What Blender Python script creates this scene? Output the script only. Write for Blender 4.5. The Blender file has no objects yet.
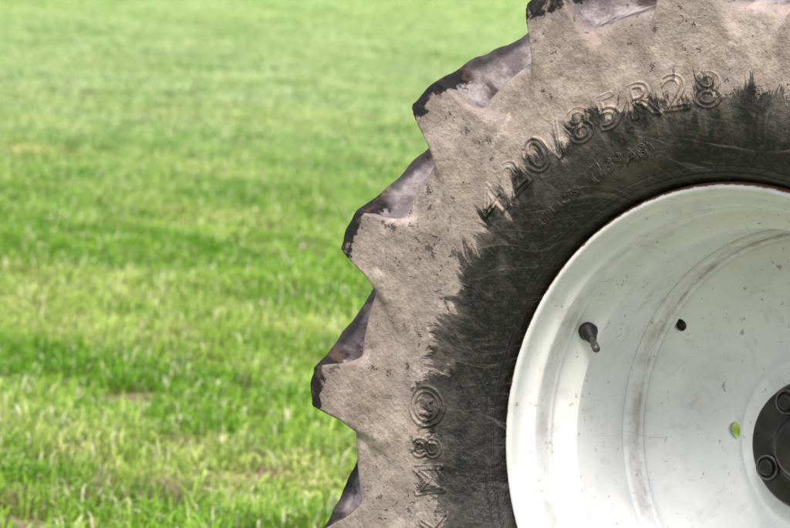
import bpy, math, random, bmesh
import numpy as np
from mathutils import Vector, Matrix, noise
random.seed(4); rng=np.random.default_rng(7)
D=bpy.data; S=bpy.context.scene
col=S.collection
rad=math.radians
# ------------------------------------------------------------------ camera numbers (used for where the turf is laid)
YAW=rad(31); EL=rad(8.7); DIST=5.0; FPX=3600.; CZ=.70; ROLL=rad(3)
C=Vector((0,-.17,CZ))
cp=C+DIST*Vector((math.sin(YAW)*math.cos(EL),-math.cos(YAW)*math.cos(EL),math.sin(EL)))
d=(C-cp).normalized(); right=d.cross(Vector((0,0,1))).normalized(); up=right.cross(d)
r2=right*math.cos(ROLL)+up*math.sin(ROLL); u2=up*math.cos(ROLL)-right*math.sin(ROLL)
ppm=FPX/DIST
tgt=C-r2*((734-395)/ppm)+u2*((461-264)/ppm)
dd=(tgt-cp).normalized(); rr3=(r2-dd*r2.dot(dd)).normalized(); uu3=rr3.cross(dd)
dh=Vector((dd.x,dd.y)).normalized(); rh=Vector((dh.y,-dh.x)); cpx=Vector((cp.x,cp.y))
HEAD=math.atan2(dh.y,dh.x)
mudspots=[(8.55,-.47,.12),(8.35,-.60,.11),(8.85,-.31,.09),(8.3,-.86,.08),(9.3,-.55,.06)]
mudw=[(*(cpx+dh*a+rh*b),0.,q) for a,b,q in mudspots]
# ------------------------------------------------------------------ helpers
def mk_mesh(name,verts,faces,mat=None,smooth=True,parent=None):
    me=D.meshes.new(name); me.from_pydata([tuple(v) for v in verts],[],[tuple(f) for f in faces]); me.update()
    if smooth: me.polygons.foreach_set('use_smooth',[True]*len(me.polygons))
    ob=D.objects.new(name,me); col.objects.link(ob)
    if mat: me.materials.append(mat)
    if parent: ob.parent=parent
    return ob
def catmull(P,n):
    P=np.array(P,float); out=[]
    for i in range(len(P)-1):
        p0=P[max(i-1,0)];p1=P[i];p2=P[i+1];p3=P[min(i+2,len(P)-1)]
        for k in range(n):
            t=k/n
            out.append(.5*((2*p1)+(-p0+p2)*t+(2*p0-5*p1+4*p2-p3)*t*t+(-p0+3*p1-3*p2+p3)*t**3))
    out.append(P[-1]); return np.array(out)
def sstep(a,b,x):
    t=np.clip((x-a)/(b-a),0,1); return t*t*(3-2*t)
class N:
    def __init__(s,mat):
        mat.use_nodes=True; s.t=mat.node_tree; s.t.nodes.clear(); s.l=s.t.links
    def n(s,ty,**k):
        nd=s.t.nodes.new(ty)
        for a,v in k.items(): setattr(nd,a,v)
        return nd
    def set(s,inp,v):
        if isinstance(v,bpy.types.NodeSocket): s.l.new(v,inp)
        else: inp.default_value=v
    def m(s,op,a,b=0.0,c=0.0,clamp=False):
        nd=s.n('ShaderNodeMath',operation=op,use_clamp=clamp)
        s.set(nd.inputs[0],a); s.set(nd.inputs[1],b); s.set(nd.inputs[2],c); return nd.outputs[0]
    def noise(s,vec,scale,detail=4,rough=.55,dist=0):
        nd=s.n('ShaderNodeTexNoise'); s.l.new(vec,nd.inputs['Vector'])
        nd.inputs['Scale'].default_value=scale; nd.inputs['Detail'].default_value=detail
        nd.inputs['Roughness'].default_value=rough; nd.inputs['Distortion'].default_value=dist
        return nd.outputs['Fac']
    def ramp(s,v,a,b,lo=0.,hi=1.):
        nd=s.n('ShaderNodeMapRange',interpolation_type='SMOOTHSTEP'); s.set(nd.inputs[0],v)
        nd.inputs[1].default_value=a; nd.inputs[2].default_value=b; nd.inputs[3].default_value=lo; nd.inputs[4].default_value=hi
        return nd.outputs[0]
    def mix(s,f,a,b):
        nd=s.n('ShaderNodeMix',data_type='RGBA'); s.set(nd.inputs[0],f)
        for i,v in ((6,a),(7,b)):
            if isinstance(v,tuple): nd.inputs[i].default_value=(*v,1)
            else: s.l.new(v,nd.inputs[i])
        return nd.outputs[2]
    def comb(s,x,y,z):
        nd=s.n('ShaderNodeCombineXYZ'); s.set(nd.inputs[0],x); s.set(nd.inputs[1],y); s.set(nd.inputs[2],z); return nd.outputs[0]
    def mapping(s,vec,rot,scale):
        mp=s.n('ShaderNodeMapping'); mp.inputs['Rotation'].default_value=rot; mp.inputs['Scale'].default_value=scale
        s.l.new(vec,mp.inputs[0]); return mp.outputs[0]
    def warp(s,vec,scale,amt):
        nz=s.n('ShaderNodeTexNoise'); s.l.new(vec,nz.inputs['Vector']); nz.inputs['Scale'].default_value=scale; nz.inputs['Detail'].default_value=2
        q=s.n('ShaderNodeVectorMath',operation='MULTIPLY_ADD'); s.l.new(nz.outputs['Color'],q.inputs[0]); q.inputs[1].default_value=(amt,amt,amt); s.l.new(vec,q.inputs[2]); return q.outputs[0]
    def polar(s):
        tc=s.n('ShaderNodeTexCoord').outputs['Object']
        sp=s.n('ShaderNodeSeparateXYZ'); s.l.new(tc,sp.inputs[0])
        x,y,z=sp.outputs
        r=s.m('SQRT',s.m('ADD',s.m('MULTIPLY',x,x),s.m('MULTIPLY',z,z)))
        th=s.m('ARCTAN2',z,s.m('MULTIPLY',x,-1.0))
        return tc,x,y,z,r,th
    def out(s,colr,rough=.6,metal=0.,bump=None,bstr=.3,bdist=.002,spec=.5,coat=0):
        b=s.n('ShaderNodeBsdfPrincipled')
        if isinstance(colr,tuple): b.inputs['Base Color'].default_value=(*colr,1)
        else: s.l.new(colr,b.inputs['Base Color'])
        s.set(b.inputs['Roughness'],rough); s.set(b.inputs['Metallic'],metal)
        b.inputs['Specular IOR Level'].default_value=spec
        b.inputs['Coat Weight'].default_value=coat
        if bump is not None:
            bp=s.n('ShaderNodeBump'); s.l.new(bump,bp.inputs['Height']); bp.inputs['Strength'].default_value=bstr
            bp.inputs['Distance'].default_value=bdist; s.l.new(bp.outputs[0],b.inputs['Normal'])
        o=s.n('ShaderNodeOutputMaterial'); s.l.new(b.outputs[0],o.inputs[0])
# ------------------------------------------------------------------ materials
def mat_tyre():
    m=D.materials.new('muddy_rubber'); s=N(m); tc,x,y,z,r,th=s.polar()
    w=s.m('ABSOLUTE',y)
    rag=s.noise(s.comb(s.m('MULTIPLY',th,17.),s.m('MULTIPLY',r,13.),0.),1.,6,.74,.9)
    big=s.noise(tc,5.,3,.5)
    b=s.m('ADD',r,s.m('MULTIPLY',s.m('SUBTRACT',rag,.5),.19))
    b=s.m('ADD',b,s.m('MULTIPLY',s.m('SUBTRACT',big,.5),.11))
    b=s.m('ADD',b,s.ramp(th,.75,.15,0.,.020))
    mud=s.ramp(b,.500,.515)
    film=s.ramp(b,.450,.510)
    fine=s.noise(tc,110.,5,.68); med=s.noise(tc,26.,5,.65); lowf=s.noise(tc,9.,5,.62,.5); vlow=s.noise(tc,3.2,2,.5)
    wv=s.warp(tc,4.,.16)
    scr=s.noise(s.mapping(wv,(0,rad(38),0),(5,5,150)),1.,2,.6,.3)
    scr2=s.noise(s.mapping(wv,(0,rad(-52),0),(6,6,190)),1.,2,.6,.5)
    scr3=s.noise(s.mapping(wv,(0,rad(80),0),(9,9,230)),1.,2,.6,.8)
    scratch=s.m('MAXIMUM',s.ramp(scr,.62,.72),s.m('MAXIMUM',s.ramp(scr2,.64,.73),s.ramp(scr3,.64,.72)))
    scratch=s.m('MULTIPLY',scratch,s.ramp(big,.40,.60,.15,1.))
    rub=s.mix(s.ramp(lowf,.46,.70),(.011,.011,.012),(.070,.064,.061))
    rub=s.mix(s.m('MULTIPLY',s.ramp(fine,.45,.72),.30),rub,(.13,.115,.105))
    rub=s.mix(s.m('MULTIPLY',s.ramp(vlow,.47,.60),.60),rub,(.16,.146,.137))
    rub=s.mix(s.m('MULTIPLY',s.m('MULTIPLY',film,s.ramp(med,.42,.60)),.5),rub,(.22,.188,.17))
    rub=s.mix(s.m('MULTIPLY',scratch,.30),rub,(.28,.26,.25))
    mudc=s.mix(s.ramp(med,.32,.68),(.30,.238,.200),(.47,.388,.338))
    mudc=s.mix(s.m('MULTIPLY',s.ramp(lowf,.46,.60),.65),mudc,(.29,.25,.225))
    mudc=s.mix(s.ramp(s.noise(tc,15.,4,.7),.54,.66),mudc,(.53,.445,.395))
    mudc=s.mix(s.m('MULTIPLY',s.ramp(vlow,.50,.62),.35),mudc,(.23,.175,.145))
    mudc=s.mix(s.m('MULTIPLY',s.ramp(fine,.50,.66),.4),mudc,(.18,.14,.12))
    chip=s.ramp(s.m('ADD',s.noise(tc,42.,4,.75),s.m('MULTIPLY',s.m('SUBTRACT',lowf,.5),.55)),.635,.69)
    mudc=s.mix(s.m('MULTIPLY',chip,.75),mudc,(.07,.058,.053))
    mudc=s.mix(s.m('MULTIPLY',scratch,.12),mudc,(.15,.12,.11))
    # darker damp soil near the tread edge
    damp=s.m('MULTIPLY',s.ramp(s.m('ADD',r,s.m('MULTIPLY',s.m('SUBTRACT',lowf,.5),.14)),.635,.685),.45)
    mudc=s.mix(damp,mudc,(.19,.15,.135))
    c=s.mix(mud,rub,mudc)
    gro=s.m('MULTIPLY',s.ramp(r,.605,.635),s.ramp(w,.200,.186))
    gc=s.mix(s.ramp(med,.4,.62),(.17,.145,.155),(.40,.352,.358))
    gc=s.mix(s.ramp(lowf,.50,.60),gc,(.07,.052,.054))
    gc=s.mix(s.m('MULTIPLY',chip,.7),gc,(.05,.035,.03))
    c=s.mix(s.m('MULTIPLY',gro,.9),c,gc)
    tn=s.m('ADD',r,s.m('MULTIPLY',s.m('SUBTRACT',s.noise(tc,34.,5,.65),.5),.09))
    top=s.m('MULTIPLY',s.ramp(tn,.680,.688),s.ramp(w,.150,.170))
    tn2=s.ramp(r,.690,.702)
    tcx=s.mix(s.ramp(s.noise(tc,26.,3,.6),.53,.64),(.013,.012,.013),(.085,.050,.036))
    c=s.mix(s.m('MAXIMUM',s.m('MULTIPLY',tn2,.82),top),c,tcx)
    mudn=s.m('MULTIPLY',mud,s.m('SUBTRACT',1.,s.m('MULTIPLY',chip,.9)))
    h=s.m('ADD',s.m('MULTIPLY',mudn,1.2),s.m('MULTIPLY',fine,.8)); h=s.m('ADD',h,s.m('MULTIPLY',med,2.0)); h=s.m('ADD',h,s.m('MULTIPLY',lowf,1.8))
    ro=s.m('ADD',.45,s.m('MULTIPLY',mud,.40))
    s.out(c,ro,bump=h,bstr=.7,bdist=.0042,spec=.4)
    return m
def mat_paint():
    m=D.materials.new('white_wheel_paint'); s=N(m); tc,x,y,z,r,th=s.polar()
    med=s.noise(tc,14.,5,.65,.3); fine=s.noise(tc,70.,4,.7); low=s.noise(tc,4.,4,.65,.6)
    smear=s.noise(s.comb(s.m('MULTIPLY',th,9.),s.m('MULTIPLY',r,30.),s.m('MULTIPLY',y,30.)),1.,5,.65)
    c=s.mix(s.ramp(low,.38,.66),(.79,.80,.815),(.66,.675,.70))
    c=s.mix(s.m('MULTIPLY',s.ramp(smear,.52,.72),.30),c,(.46,.43,.41))
    c=s.mix(s.m('MULTIPLY',s.ramp(med,.60,.70),.38),c,(.42,.37,.32))
    c=s.mix(s.m('MULTIPLY',s.ramp(fine,.63,.69),.65),c,(.24,.18,.13))
    scr=s.noise(s.mapping(s.warp(tc,4.,.2),(0,rad(30),0),(7,7,240)),1.,2,.6,.8)
    c=s.mix(s.m('MULTIPLY',s.ramp(scr,.67,.74),.4),c,(.35,.33,.32))
    lw=s.m('ABSOLUTE',s.m('SUBTRACT',r,.3055)); dirt=s.m('MULTIPLY',s.ramp(lw,.008,.0),s.ramp(smear,.42,.62))
    c=s.mix(s.m('MULTIPLY',dirt,.5),c,(.36,.31,.27))
    lw2=s.m('ABSOLUTE',s.m('SUBTRACT',r,.3505)); d2=s.m('MULTIPLY',s.ramp(lw2,.0035,.0),s.ramp(smear,.38,.64))
    c=s.mix(s.m('MULTIPLY',d2,.30),c,(.38,.34,.30))
    edge=s.ramp(s.m('ADD',r,s.m('MULTIPLY',s.m('SUBTRACT',fine,.5),.010)),.3820,.3840)
    c=s.mix(edge,c,(.22,.115,.06))
    s.out(c,s.m('ADD',.30,s.m('MULTIPLY',smear,.25)),bump=s.m('ADD',s.m('MULTIPLY',fine,.6),s.m('MULTIPLY',med,1.5)),bstr=.14,bdist=.0015,coat=.1)
    return m
def mat_simple(name,c,rough,c2=None,sc=40,metal=0,bs=.15):
    m=D.materials.new(name); s=N(m); tc=s.n('ShaderNodeTexCoord').outputs['Object']
    f=s.noise(tc,sc,5,.6)
    s.out(s.mix(s.ramp(f,.45,.65),c,c2 or tuple(v*1.6 for v in c)),rough,metal,bump=f,bstr=bs,bdist=.002)
    return m
def mat_grass(ground=False):
    m=D.materials.new('soil_and_turf' if ground else 'grass_blades'); s=N(m)
    pos=s.n('ShaderNodeNewGeometry').outputs['Position']
    al=s.mapping(pos,(0,0,-HEAD),(.40,1.,1.))
    a=s.noise(al,.55,3,.62,.6); b=s.noise(al,1.9,3,.62,.4); c3=s.noise(pos,5.5,2,.65)
    dist=s.n('ShaderNodeVectorMath',operation='LENGTH'); s.l.new(pos,dist.inputs[0]); dv=dist.outputs['Value']
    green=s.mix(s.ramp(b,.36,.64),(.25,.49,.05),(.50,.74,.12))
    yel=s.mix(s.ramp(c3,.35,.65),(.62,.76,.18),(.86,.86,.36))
    pale_haze=s.mix(s.ramp(b,.36,.64),(.52,.74,.29),(.84,.95,.55))
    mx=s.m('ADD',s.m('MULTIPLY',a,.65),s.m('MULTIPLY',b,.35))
    c=s.mix(s.ramp(dv,8.,20.),green,pale_haze)  # distant haze and grazing sheen painted into the grass colour
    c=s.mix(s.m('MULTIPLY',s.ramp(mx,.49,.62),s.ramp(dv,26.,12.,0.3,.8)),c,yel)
    if ground:
        far=s.ramp(dv,22.,45.)
        near=s.mix(s.ramp(c3,.4,.6),(.15,.11,.07),(.28,.21,.14))
        c=s.mix(far,near,c)
        s.out(c,.9,bump=c3,bstr=.4,bdist=.03)
    else:
        worn=0.
        wp=s.warp(pos,9.,.26)
        for (mx_,my_,_,q) in mudw:
            sub=s.n('ShaderNodeVectorMath',operation='DISTANCE')
            s.l.new(wp,sub.inputs[0]); sub.inputs[1].default_value=(mx_+.13,my_+.13,.15)
            v=s.ramp(sub.outputs['Value'],q*1.4,q*.6); worn=v if isinstance(worn,float) else s.m('MAXIMUM',worn,v)
        t=s.n('ShaderNodeAttribute',attribute_name='tint').outputs['Fac']
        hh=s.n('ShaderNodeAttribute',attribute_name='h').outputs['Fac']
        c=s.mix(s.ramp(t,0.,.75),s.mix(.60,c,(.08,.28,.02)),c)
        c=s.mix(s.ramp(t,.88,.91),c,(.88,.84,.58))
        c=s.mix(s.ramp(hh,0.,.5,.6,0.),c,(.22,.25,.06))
        c=s.mix(s.m('MULTIPLY',worn,.88),c,(.33,.22,.17))
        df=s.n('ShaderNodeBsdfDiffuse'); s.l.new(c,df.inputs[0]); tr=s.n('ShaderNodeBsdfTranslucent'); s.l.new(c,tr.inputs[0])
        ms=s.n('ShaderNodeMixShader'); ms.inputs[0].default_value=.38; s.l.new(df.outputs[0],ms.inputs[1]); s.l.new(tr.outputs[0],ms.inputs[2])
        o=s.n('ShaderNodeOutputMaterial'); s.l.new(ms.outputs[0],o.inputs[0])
    return m
M_tyre=mat_tyre(); M_paint=mat_paint()
M_black=mat_simple('hub_black_paint',(.007,.007,.008),.42,(.022,.020,.019),30)
M_valve=mat_simple('valve_rubber',(.012,.011,.011),.5,(.04,.035,.03),90)
M_metal=mat_simple('dull_metal',(.10,.095,.09),.45,(.05,.04,.035),120,.4)
M_steel=mat_simple('axle_steel',(.05,.05,.05),.6,(.12,.09,.07),20)
M_hole_dark=mat_simple('hole_darkness',(.05,.035,.025),.9,(.12,.08,.05),60)  # dark brown colour standing in for the darkness inside the holes
M_grass=mat_grass(); M_ground=mat_grass(True)
# ------------------------------------------------------------------ wheel
wheel=D.objects.new('tractor_wheel',None); col.objects.link(wheel); wheel.location=(0,0,CZ); wheel.empty_display_size=.3
P0=[(.138,.384),(.160,.3885),(.184,.402),(.203,.435),(.214,.480),(.216,.520),(.214,.558),(.212,.594),(.208,.624),(.190,.636),(.168,.643),(.150,.648),(.13,.652),(.09,.656),(.045,.659),(0,.660)]
P1=[(.138,.384),(.160,.3885),(.184,.402),(.203,.435),(.214,.480),(.216,.520),(.217,.558),(.220,.596),(.221,.640),(.219,.682),(.213,.705),(.200,.713),(.17,.713),(.11,.712),(.05,.713),(0,.713)]
HW=[.1,.1,.1,.1,.1,.1,.082,.064,.050,.041,.036,.033,.032,.032,.034,.036]
ES=[.05,.05,.05,.05,.05,.05,.040,.025,.016,.012,.011,.011,.011,.012,.013,.014]
NS=9
A=catmull(P0,NS); B=catmull(P1,NS); H=catmull([(h,e) for h,e in zip(HW,ES)],NS)
A=np.vstack([A,A[-2::-1]*[-1,1]]); B=np.vstack([B,B[-2::-1]*[-1,1]]); H=np.vstack([H,H[-2::-1]])
K=len(A); NT=1800; NL=18; pitch=2*math.pi/NL
PH=rad(177.8)
th=np.linspace(0,2*math.pi,NT,endpoint=False)
offv=-.31*np.clip((.205-np.abs(B[:,0]))/.2,0,1.1)**1.2
TH=th[:,None]+offv[None,:]
def lugmask(side):
    w=B[:,0]*side
    c=PH+(-.31*np.clip((.205-w)/.2,0,1.3)**1.2)+(0 if side>0 else pitch/2)
    dlt=(TH-c[None,:]+pitch/2)%pitch-pitch/2
    arc=np.abs(dlt)*B[:,1][None,:]
    hw=H[:,0][None,:]*(1+.06*np.sin(TH*5+1)); e=H[:,1][None,:]
    m=1-sstep(hw-e*.5,hw+e*.9,arc)
    return m*sstep(-.035,-.018,w)[None,:]
Mk=np.maximum(lugmask(1),lugmask(-1))
W=A[None,:,0]*(1-Mk)+B[None,:,0]*Mk; R=A[None,:,1]*(1-Mk)+B[None,:,1]*Mk
X=R*np.cos(TH); Z=R*np.sin(TH); Y=-W
V=np.stack([X,Y,Z],-1).reshape(-1,3)
rr=R.reshape(-1); nz=np.zeros(len(V)); nz2=np.zeros(len(V))
for i in np.nonzero((rr>.50)&(V[:,1]<.05))[0]:
    p=V[i]; q1=(p[0]*13,p[1]*13,p[2]*13); q2=(p[0]*42+5,p[1]*42,p[2]*42)
    k1=noise.noise(q1); k2=noise.noise(q2)
    nz[i]=k1*.0070+k2*.0045; nz2[i]=k2*.0018+k1*.0026
amp=sstep(.60,.66,rr); amp2=sstep(.52,.56,rr)
V*= (1+ (nz*amp/ .65))[:,None]
V[:,1]+=nz2*amp2
idx=np.arange(NT*K).reshape(NT,K); nx=np.roll(idx,-1,axis=0)
F=np.stack([idx[:,:-1],nx[:,:-1],nx[:,1:],idx[:,1:]],-1).reshape(-1,4)
me=D.meshes.new('tyre'); me.vertices.add(len(V)); me.vertices.foreach_set('co',V.astype(np.float32).ravel())
me.loops.add(F.size); me.loops.foreach_set('vertex_index',F.astype(np.int32).ravel())
me.polygons.add(len(F)); me.polygons.foreach_set('loop_start',np.arange(0,F.size,4,dtype=np.int32))
me.update(calc_edges=True); me.validate(); me.polygons.foreach_set('use_smooth',np.ones(len(me.polygons),dtype=bool))
me.materials.append(M_tyre); tyre=D.objects.new('tyre',me); col.objects.link(tyre); tyre.parent=wheel
half=A[:7*NS]
def side_w(r): return float(np.interp(r,half[:,1],half[:,0]))
def revolve(name,prof,mat,n=256,closed=False,parent=wheel,smooth=True):
    prof=np.array(prof); k=len(prof); t=np.linspace(0,2*math.pi,n,endpoint=False)
    vs=np.stack([prof[None,:,1]*np.cos(t)[:,None],-np.repeat(prof[None,:,0],n,0),prof[None,:,1]*np.sin(t)[:,None]],-1).reshape(-1,3)
    fs=[]
    kk=k if closed else k-1
    for i in range(n):
        j=(i+1)%n
        for q in range(kk):
            q2=(q+1)%k
            fs.append((i*k+q,j*k+q,j*k+q2,i*k+q2))
    return mk_mesh(name,vs,fs,mat,smooth,parent)
def torus_prof(r,w,rad_,n=8): return [(w+rad_*math.sin(a),r+rad_*math.cos(a)) for a in np.linspace(0,2*math.pi,n,endpoint=False)]
for k,(r,ra) in enumerate([(.400,.0022),(.409,.0016)]):
    revolve('bead_rib_%d'%k,torus_prof(r,side_w(r)-.0008,ra),M_tyre,360,True)
def text(name,body,th_start,arc_len,r0,height,depth,sink=.0004,wob=.0016):
    cu=D.curves.new(name,'FONT'); cu.body=body; cu.size=1; cu.resolution_u=6
    cu.fill_mode='NONE'; cu.bevel_depth=depth/height*.72; cu.bevel_resolution=1
    cu.space_character=1.12
    ob=D.objects.new(name,cu); col.objects.link(ob)
    bpy.context.view_layer.update()
    dg=bpy.context.evaluated_depsgraph_get(); me=D.meshes.new_from_object(ob.evaluated_get(dg)); D.objects.remove(ob)
    co=np.zeros(len(me.vertices)*3); me.vertices.foreach_get('co',co); co=co.reshape(-1,3)
    x0,x1=co[:,0].min(),co[:,0].max(); y0,y1=co[:,1].min(),co[:,1].max()
    u=(co[:,0]-x0)/(x1-x0)*arc_len; v=(co[:,1]-y0)/(y1-y0)*height; zc=co[:,2]*height/.72
    rm=r0+height/2
    t=th_start-u/rm; r=r0+v
    wn=np.array([noise.noise((a*22,b*22,1.)) for a,b in zip(r*np.cos(t),r*np.sin(t))])
    wv=np.array([side_w(q) for q in r])+zc-sink+wn*wob
    new=np.stack([r*np.cos(t),-wv,r*np.sin(t)],-1)
    me.vertices.foreach_set('co',new.ravel()); me.update()
    me.materials.append(M_tyre); o=D.objects.new(name,me); col.objects.link(o); o.parent=wheel
    return o
text('size_lettering','420/85R28',rad(143),.455,.488,.054,.0023,.0001)
text('load_lettering','(139A8)',rad(122),.115,.431,.026,.0016,-.0003,.0008)
text('replaces_lettering','REPLACES',rad(136.8),.085,.433,.014,.0011,-.0003,.0004)
text('sidewall_lettering','TRX M8',rad(211.5),.25,.466,.054,.0023,.0001)
def ring_at(name,ang,r,rr_,rad_,mat):
    vs=[];fs=[];n=48;k=6
    for i in range(n):
        a=2*math.pi*i/n
        for q in range(k):
            b=2*math.pi*q/k; rad2=rr_+rad_*math.cos(b)
            px=rad2*math.cos(a); pv=rad2*math.sin(a)
            rl=r+pv; tt=ang+px/r
            vs.append((rl*math.cos(tt),-(side_w(rl)+rad_*math.sin(b)),rl*math.sin(tt)))
    for i in range(n):
        for q in range(k):
            fs.append((i*k+q,((i+1)%n)*k+q,((i+1)%n)*k+(q+1)%k,i*k+(q+1)%k))
    return mk_mesh(name,vs,fs,mat,True,wheel)
EA=177.3
ring_at('emblem_ring_outer',rad(EA),.495,.029,.0026,M_tyre)
ring_at('emblem_ring_inner',rad(EA),.495,.021,.0020,M_tyre)
text('emblem_mark','IA',rad(EA+1.6),.028,.484,.022,.0020,-.0006,.0008)
# rim
rim=[(.146,.3835),(.157,.3868),(.165,.3868),(.1705,.3830),(.1712,.3785),(.168,.3750),(.160,.3728),(.153,.3700),(.147,.3640),(.1430,.3550),(.1395,.3522),(.130,.3508),(.114,.3500),(.108,.3478),(.105,.3478),(.101,.3470),(.097,.3420),(.090,.3290),(.085,.3210),(.080,.3185),(.05,.3175),(.0,.3165),(-.05,.3160),(-.063,.3160)]
rimp=catmull(rim,5)
back=np.array([(-.063,.322),(.07,.3245),(.088,.338),(.100,.354),(.128,.358),(.141,.370)])
revolve('rim_barrel',np.vstack([rimp,back]),M_paint,360,True)
rimb=catmull([(-.066,.316),(-.09,.318),(-.11,.335),(-.125,.349),(-.15,.353),(-.163,.366),(-.170,.377),(-.160,.383)],4)
revolve('rim_inner_barrel',np.vstack([rimb,rimb[::-1]+[0,.006]]),M_paint,240,True)
revolve('disc_flange',catmull([(-.034,.3158),(-.037,.3095),(-.050,.3075),(-.062,.3060),(-.068,.3020),(-.070,.2950)],4),M_paint,300)
dp=catmull([(-.0705,.3120),(-.0690,.300),(-.072,.290),(-.079,.275),(-.086,.25),(-.089,.21),(-.086,.17),(-.080,.145),(-.070,.134),(-.062,.128),(-.0595,.120),(-.059,.105),(-.059,.06)],5)
disc=revolve('wheel_disc',np.vstack([dp,dp[::-1]-[.010,0]]),M_paint,300,True)
revolve('weld_bead',torus_prof(.3050,-.0650,.0055,10),M_paint,300,True)
def cyl(name,ang,r,w0,w1,ra,mat,n=24,bev=0,parent=wheel):
    t=np.linspace(0,2*math.pi,n,endpoint=False); c=np.array([r*math.cos(ang),r*math.sin(ang)])
    rings=[(w0,ra)]
    if bev: rings+= [(w1-bev,ra),(w1-bev*.3,ra-bev*.3),(w1,ra-bev)]
    else: rings+=[(w1,ra)]
    vs=[];fs=[]
    for (w,q) in rings:
        for a in t: vs.append((c[0]+q*math.cos(a),-w,c[1]+q*math.sin(a)))
    for k in range(len(rings)-1):
        for i in range(n): j=(i+1)%n; fs.append((k*n+i,k*n+j,(k+1)*n+j,(k+1)*n+i))
    fs.append(list(range(n))[::-1]); fs.append([(len(rings)-1)*n+i for i in range(n)])
    return mk_mesh(name,vs,fs,mat,False,parent)
cut=[]
for k in range(4):
    cut.append(cyl('c',rad(179.5+90*k),.153,-.13,-.02,.0125,None,20))
    cut.append(cyl('c',rad(149.5+90*k),.290,-.13,-.03,.0095,None,20))
    cyl('dark_hole_plug_%d'%k,rad(149.5+90*k),.2925,-.096,-.084,.014,M_hole_dark,20)  # added plug behind each outer hole so that it looks dark
for c in cut+[disc]:
    bmn=bmesh.new(); bmn.from_mesh(c.data); bmesh.ops.recalc_face_normals(bmn,faces=bmn.faces); bmn.to_mesh(c.data); bmn.free()
for c in cut:
    md=disc.modifiers.new('b','BOOLEAN'); md.object=c; md.operation='DIFFERENCE'; md.solver='EXACT'
bpy.context.view_layer.update()
dg=bpy.context.evaluated_depsgraph_get(); nm=D.meshes.new_from_object(disc.evaluated_get(dg)); disc.modifiers.clear(); disc.data=nm
for c in cut: D.objects.remove(c)
for p in nm.polygons: p.use_smooth=True
HB=catmull([(-.060,.097),(-.052,.097),(-.046,.096),(-.040,.0935),(-.034,.0925),(-.030,.090),(-.0285,.085),(-.028,.058),(-.024,.050),(-.012,.044),(-.004,.038),(-.002,.03),(-.0015,.001)],3)
revolve('hub_housing',HB,M_black,96)
for k in range(4):
    a=rad(210+90*k)
    cyl('hub_bolt_%d'%k,a,.0715,-.030,-.021,.0120,M_black,24,.003)
    n=28; vs=[];fs=[]
    cx,cz=.0715*math.cos(a),.0715*math.sin(a)
    for i in range(n):
        b=2*math.pi*i/n
        for q in range(6):
            g_=2*math.pi*q/6; rr2=.0165+.0022*math.cos(g_)
            vs.append((cx+rr2*math.cos(b),.0275-.0022*math.sin(g_)-.001,cz+rr2*math.sin(b)))
    for i in range(n):
        for q in range(6): fs.append((i*6+q,((i+1)%n)*6+q,((i+1)%n)*6+(q+1)%6,i*6+(q+1)%6))
    mk_mesh('hub_washer_%d'%k,vs,fs,M_metal,True,wheel)
revolve('axle_housing',catmull([(-.062,.09),(-.12,.09),(-.16,.075),(-.3,.07),(-.9,.08),(-.9,.001)],4),M_steel,48)
va=rad(154.5)
def lathe_dir(name,origin,dirv,prof,mat,n=24):
    dirv=Vector(dirv).normalized(); q=dirv.to_track_quat('Z','Y'); vs=[];fs=[];k=len(prof)
    for i in range(n):
        a=2*math.pi*i/n
        for (h,r_) in prof:
            vs.append(tuple(Vector(origin)+q@Vector((r_*math.cos(a),r_*math.sin(a),h))))
    for i in range(n):
        j=(i+1)%n
        for p in range(k-1): fs.append((i*k+p,j*k+p,j*k+p+1,i*k+p+1))
    return mk_mesh(name,vs,fs,mat,True,wheel)
vr,vw=.333,.0925
vo=(vr*math.cos(va),-vw,vr*math.sin(va))
vd=(-math.cos(va)*.62+.25,-.60,-math.sin(va)*.62-.30)
lathe_dir('valve_base',vo,vd,[(-.006,.014),(.002,.0145),(.005,.0125),(.008,.0095),(.018,.0070),(.0195,.001)],M_valve)
lathe_dir('valve_stem',vo,vd,[(.018,.0048),(.030,.0046),(.0305,.0056),(.042,.0056),(.0445,.0042),(.045,.0005)],M_metal)
# ------------------------------------------------------------------ ground
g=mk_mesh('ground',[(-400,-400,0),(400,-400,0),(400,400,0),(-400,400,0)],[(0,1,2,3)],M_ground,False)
# ------------------------------------------------------------------ camera
cam=D.cameras.new('camera'); co=D.objects.new('camera',cam); col.objects.link(co)
mw=Matrix((rr3,uu3,-dd)).transposed().to_4x4(); mw.translation=cp; co.matrix_world=mw
cam.sensor_width=36; cam.lens=FPX/790*36; cam.clip_end=2000; cam.clip_start=.1
cam.dof.use_dof=True; cam.dof.focus_distance=4.98; cam.dof.aperture_fstop=11
S.camera=co
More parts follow.
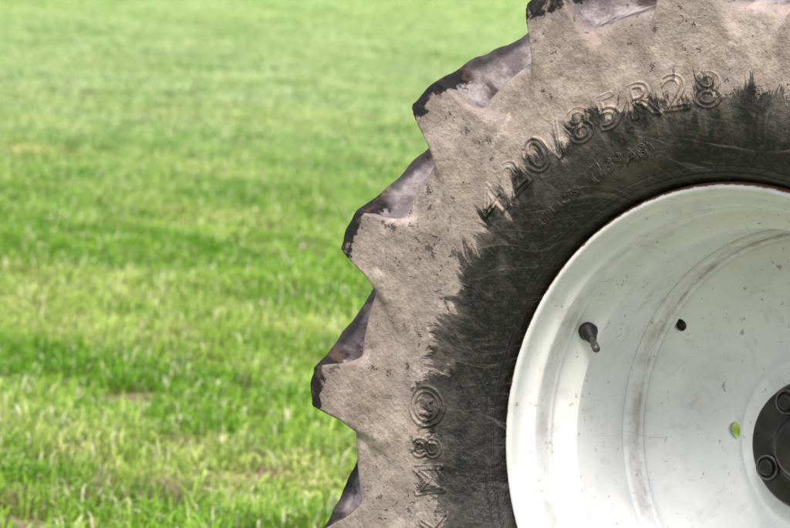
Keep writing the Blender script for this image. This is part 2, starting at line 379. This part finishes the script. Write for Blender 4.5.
# ------------------------------------------------------------------ grass
tc=D.collections.new('grass_tufts'); TS=.5
for k in range(8):
    n=1400; vs=np.zeros((n,5,3))
    bx=rng.uniform(-TS/2-.05,TS/2+.05,n); by=rng.uniform(-TS/2-.05,TS/2+.05,n)
    hs=np.array([noise.noise((bx[i]*7+k*9,by[i]*7,0)) for i in range(n)])
    L=rng.uniform(.03,.07,n)*(1+1.3*hs); az=rng.uniform(0,2*math.pi,n); le=rng.uniform(.2,1.5,n)
    wd=rng.uniform(.0018,.0038,n)
    ax=np.stack([np.cos(az),np.sin(az)],-1); px=np.stack([-np.sin(az),np.cos(az)],-1)
    base=np.stack([bx,by],-1)
    vs[:,0,:2]=base-px*wd[:,None]; vs[:,1,:2]=base+px*wd[:,None]
    mid=base+ax*(L*le*.25)[:,None]; vs[:,2,:2]=mid+px*(wd*.9)[:,None]; vs[:,3,:2]=mid-px*(wd*.9)[:,None]
    vs[:,2,2]=vs[:,3,2]=L*.6
    vs[:,4,:2]=base+ax*(L*le*.9)[:,None]; vs[:,4,2]=L*(1-.35*le)
    o=np.arange(n)*5; fs=[]
    for q in o: fs+= [(q,q+1,q+2,q+3),(q+3,q+2,q+4)]
    me=D.meshes.new('tuft_%d'%k); me.from_pydata(vs.reshape(-1,3).tolist(),[],fs); me.update()
    at=me.attributes.new('tint','FLOAT','POINT'); at.data.foreach_set('value',np.repeat(rng.uniform(0,1,n),5).astype(np.float32))
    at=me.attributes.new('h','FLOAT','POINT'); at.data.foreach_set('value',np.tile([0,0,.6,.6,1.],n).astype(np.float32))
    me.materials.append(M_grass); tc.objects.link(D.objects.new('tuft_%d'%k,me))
pts=[];ix=[];ro=[];sc=[]
a=3.0
while a<55:
    hw=a*.14+1.8; st=.46 if a<20 else .60; sxy=1. if a<20 else 1.3
    for b in np.arange(-hw,hw,st):
        x,y=cpx+dh*float(a+random.uniform(-.16,.16))+rh*float(b+random.uniform(-.16,.16))
        nn=noise.noise((x*.55,y*.55,3.)); z=1.+.55*nn+random.uniform(-.2,.2)
        for (ma,mb,mr) in mudspots:
            if math.hypot(a-ma,b-mb)<mr+.15: z*=.6
        pts.append((x,y,0)); ix.append(random.randrange(8)); ro.append(random.uniform(0,6.283)); sc+=[sxy,sxy,max(.25,z)]
    a+=st
me=D.meshes.new('grass'); me.from_pydata(pts,[],[])
at=me.attributes.new('idx','INT','POINT'); at.data.foreach_set('value',ix)
at=me.attributes.new('rz','FLOAT','POINT'); at.data.foreach_set('value',ro)
at=me.attributes.new('scl','FLOAT_VECTOR','POINT'); at.data.foreach_set('vector',sc)
go=D.objects.new('grass',me); col.objects.link(go)
ng=D.node_groups.new('scatter','GeometryNodeTree')
ng.interface.new_socket('Geometry',in_out='INPUT',socket_type='NodeSocketGeometry'); ng.interface.new_socket('Geometry',in_out='OUTPUT',socket_type='NodeSocketGeometry')
gi=ng.nodes.new('NodeGroupInput'); gout=ng.nodes.new('NodeGroupOutput')
ip=ng.nodes.new('GeometryNodeInstanceOnPoints'); ci=ng.nodes.new('GeometryNodeCollectionInfo'); ci.inputs[0].default_value=tc; ci.inputs[1].default_value=True; ci.inputs[2].default_value=True
def na(n,ty):
    q=ng.nodes.new('GeometryNodeInputNamedAttribute'); q.data_type=ty; q.inputs[0].default_value=n; return q.outputs[0]
ip.inputs['Pick Instance'].default_value=True
L=ng.links; L.new(gi.outputs[0],ip.inputs['Points']); L.new(ci.outputs[0],ip.inputs['Instance']); L.new(na('idx','INT'),ip.inputs['Instance Index'])
cx=ng.nodes.new('ShaderNodeCombineXYZ'); L.new(na('rz','FLOAT'),cx.inputs[2]); e2=ng.nodes.new('FunctionNodeEulerToRotation'); L.new(cx.outputs[0],e2.inputs[0]); L.new(e2.outputs[0],ip.inputs['Rotation'])
L.new(na('scl','FLOAT_VECTOR'),ip.inputs['Scale'])
L.new(ip.outputs[0],gout.inputs[0])
mo=go.modifiers.new('scatter','NODES'); mo.node_group=ng
# ------------------------------------------------------------------ light
sv=Vector((.22,-.46,.86)).normalized()
el=math.asin(sv.z)
W_=D.worlds.new('World'); S.world=W_; W_.use_nodes=True; nt=W_.node_tree
bg=nt.nodes['Background']; sk=nt.nodes.new('ShaderNodeTexSky'); sk.sky_type='NISHITA'; sk.sun_disc=False
sk.sun_elevation=el; sk.sun_rotation=math.atan2(sv.x,sv.y); sk.air_density=1.0; sk.dust_density=4.0
nt.links.new(sk.outputs[0],bg.inputs[0]); bg.inputs[1].default_value=.15
sl=D.lights.new('sun','SUN'); sl.energy=4.0; sl.angle=rad(18); sl.color=(1,.96,.91)
so=D.objects.new('sun',sl); col.objects.link(so); so.rotation_euler=sv.to_track_quat('Z','Y').to_euler()
S.view_settings.view_transform='Standard'; S.view_settings.look='None'; S.view_settings.exposure=0
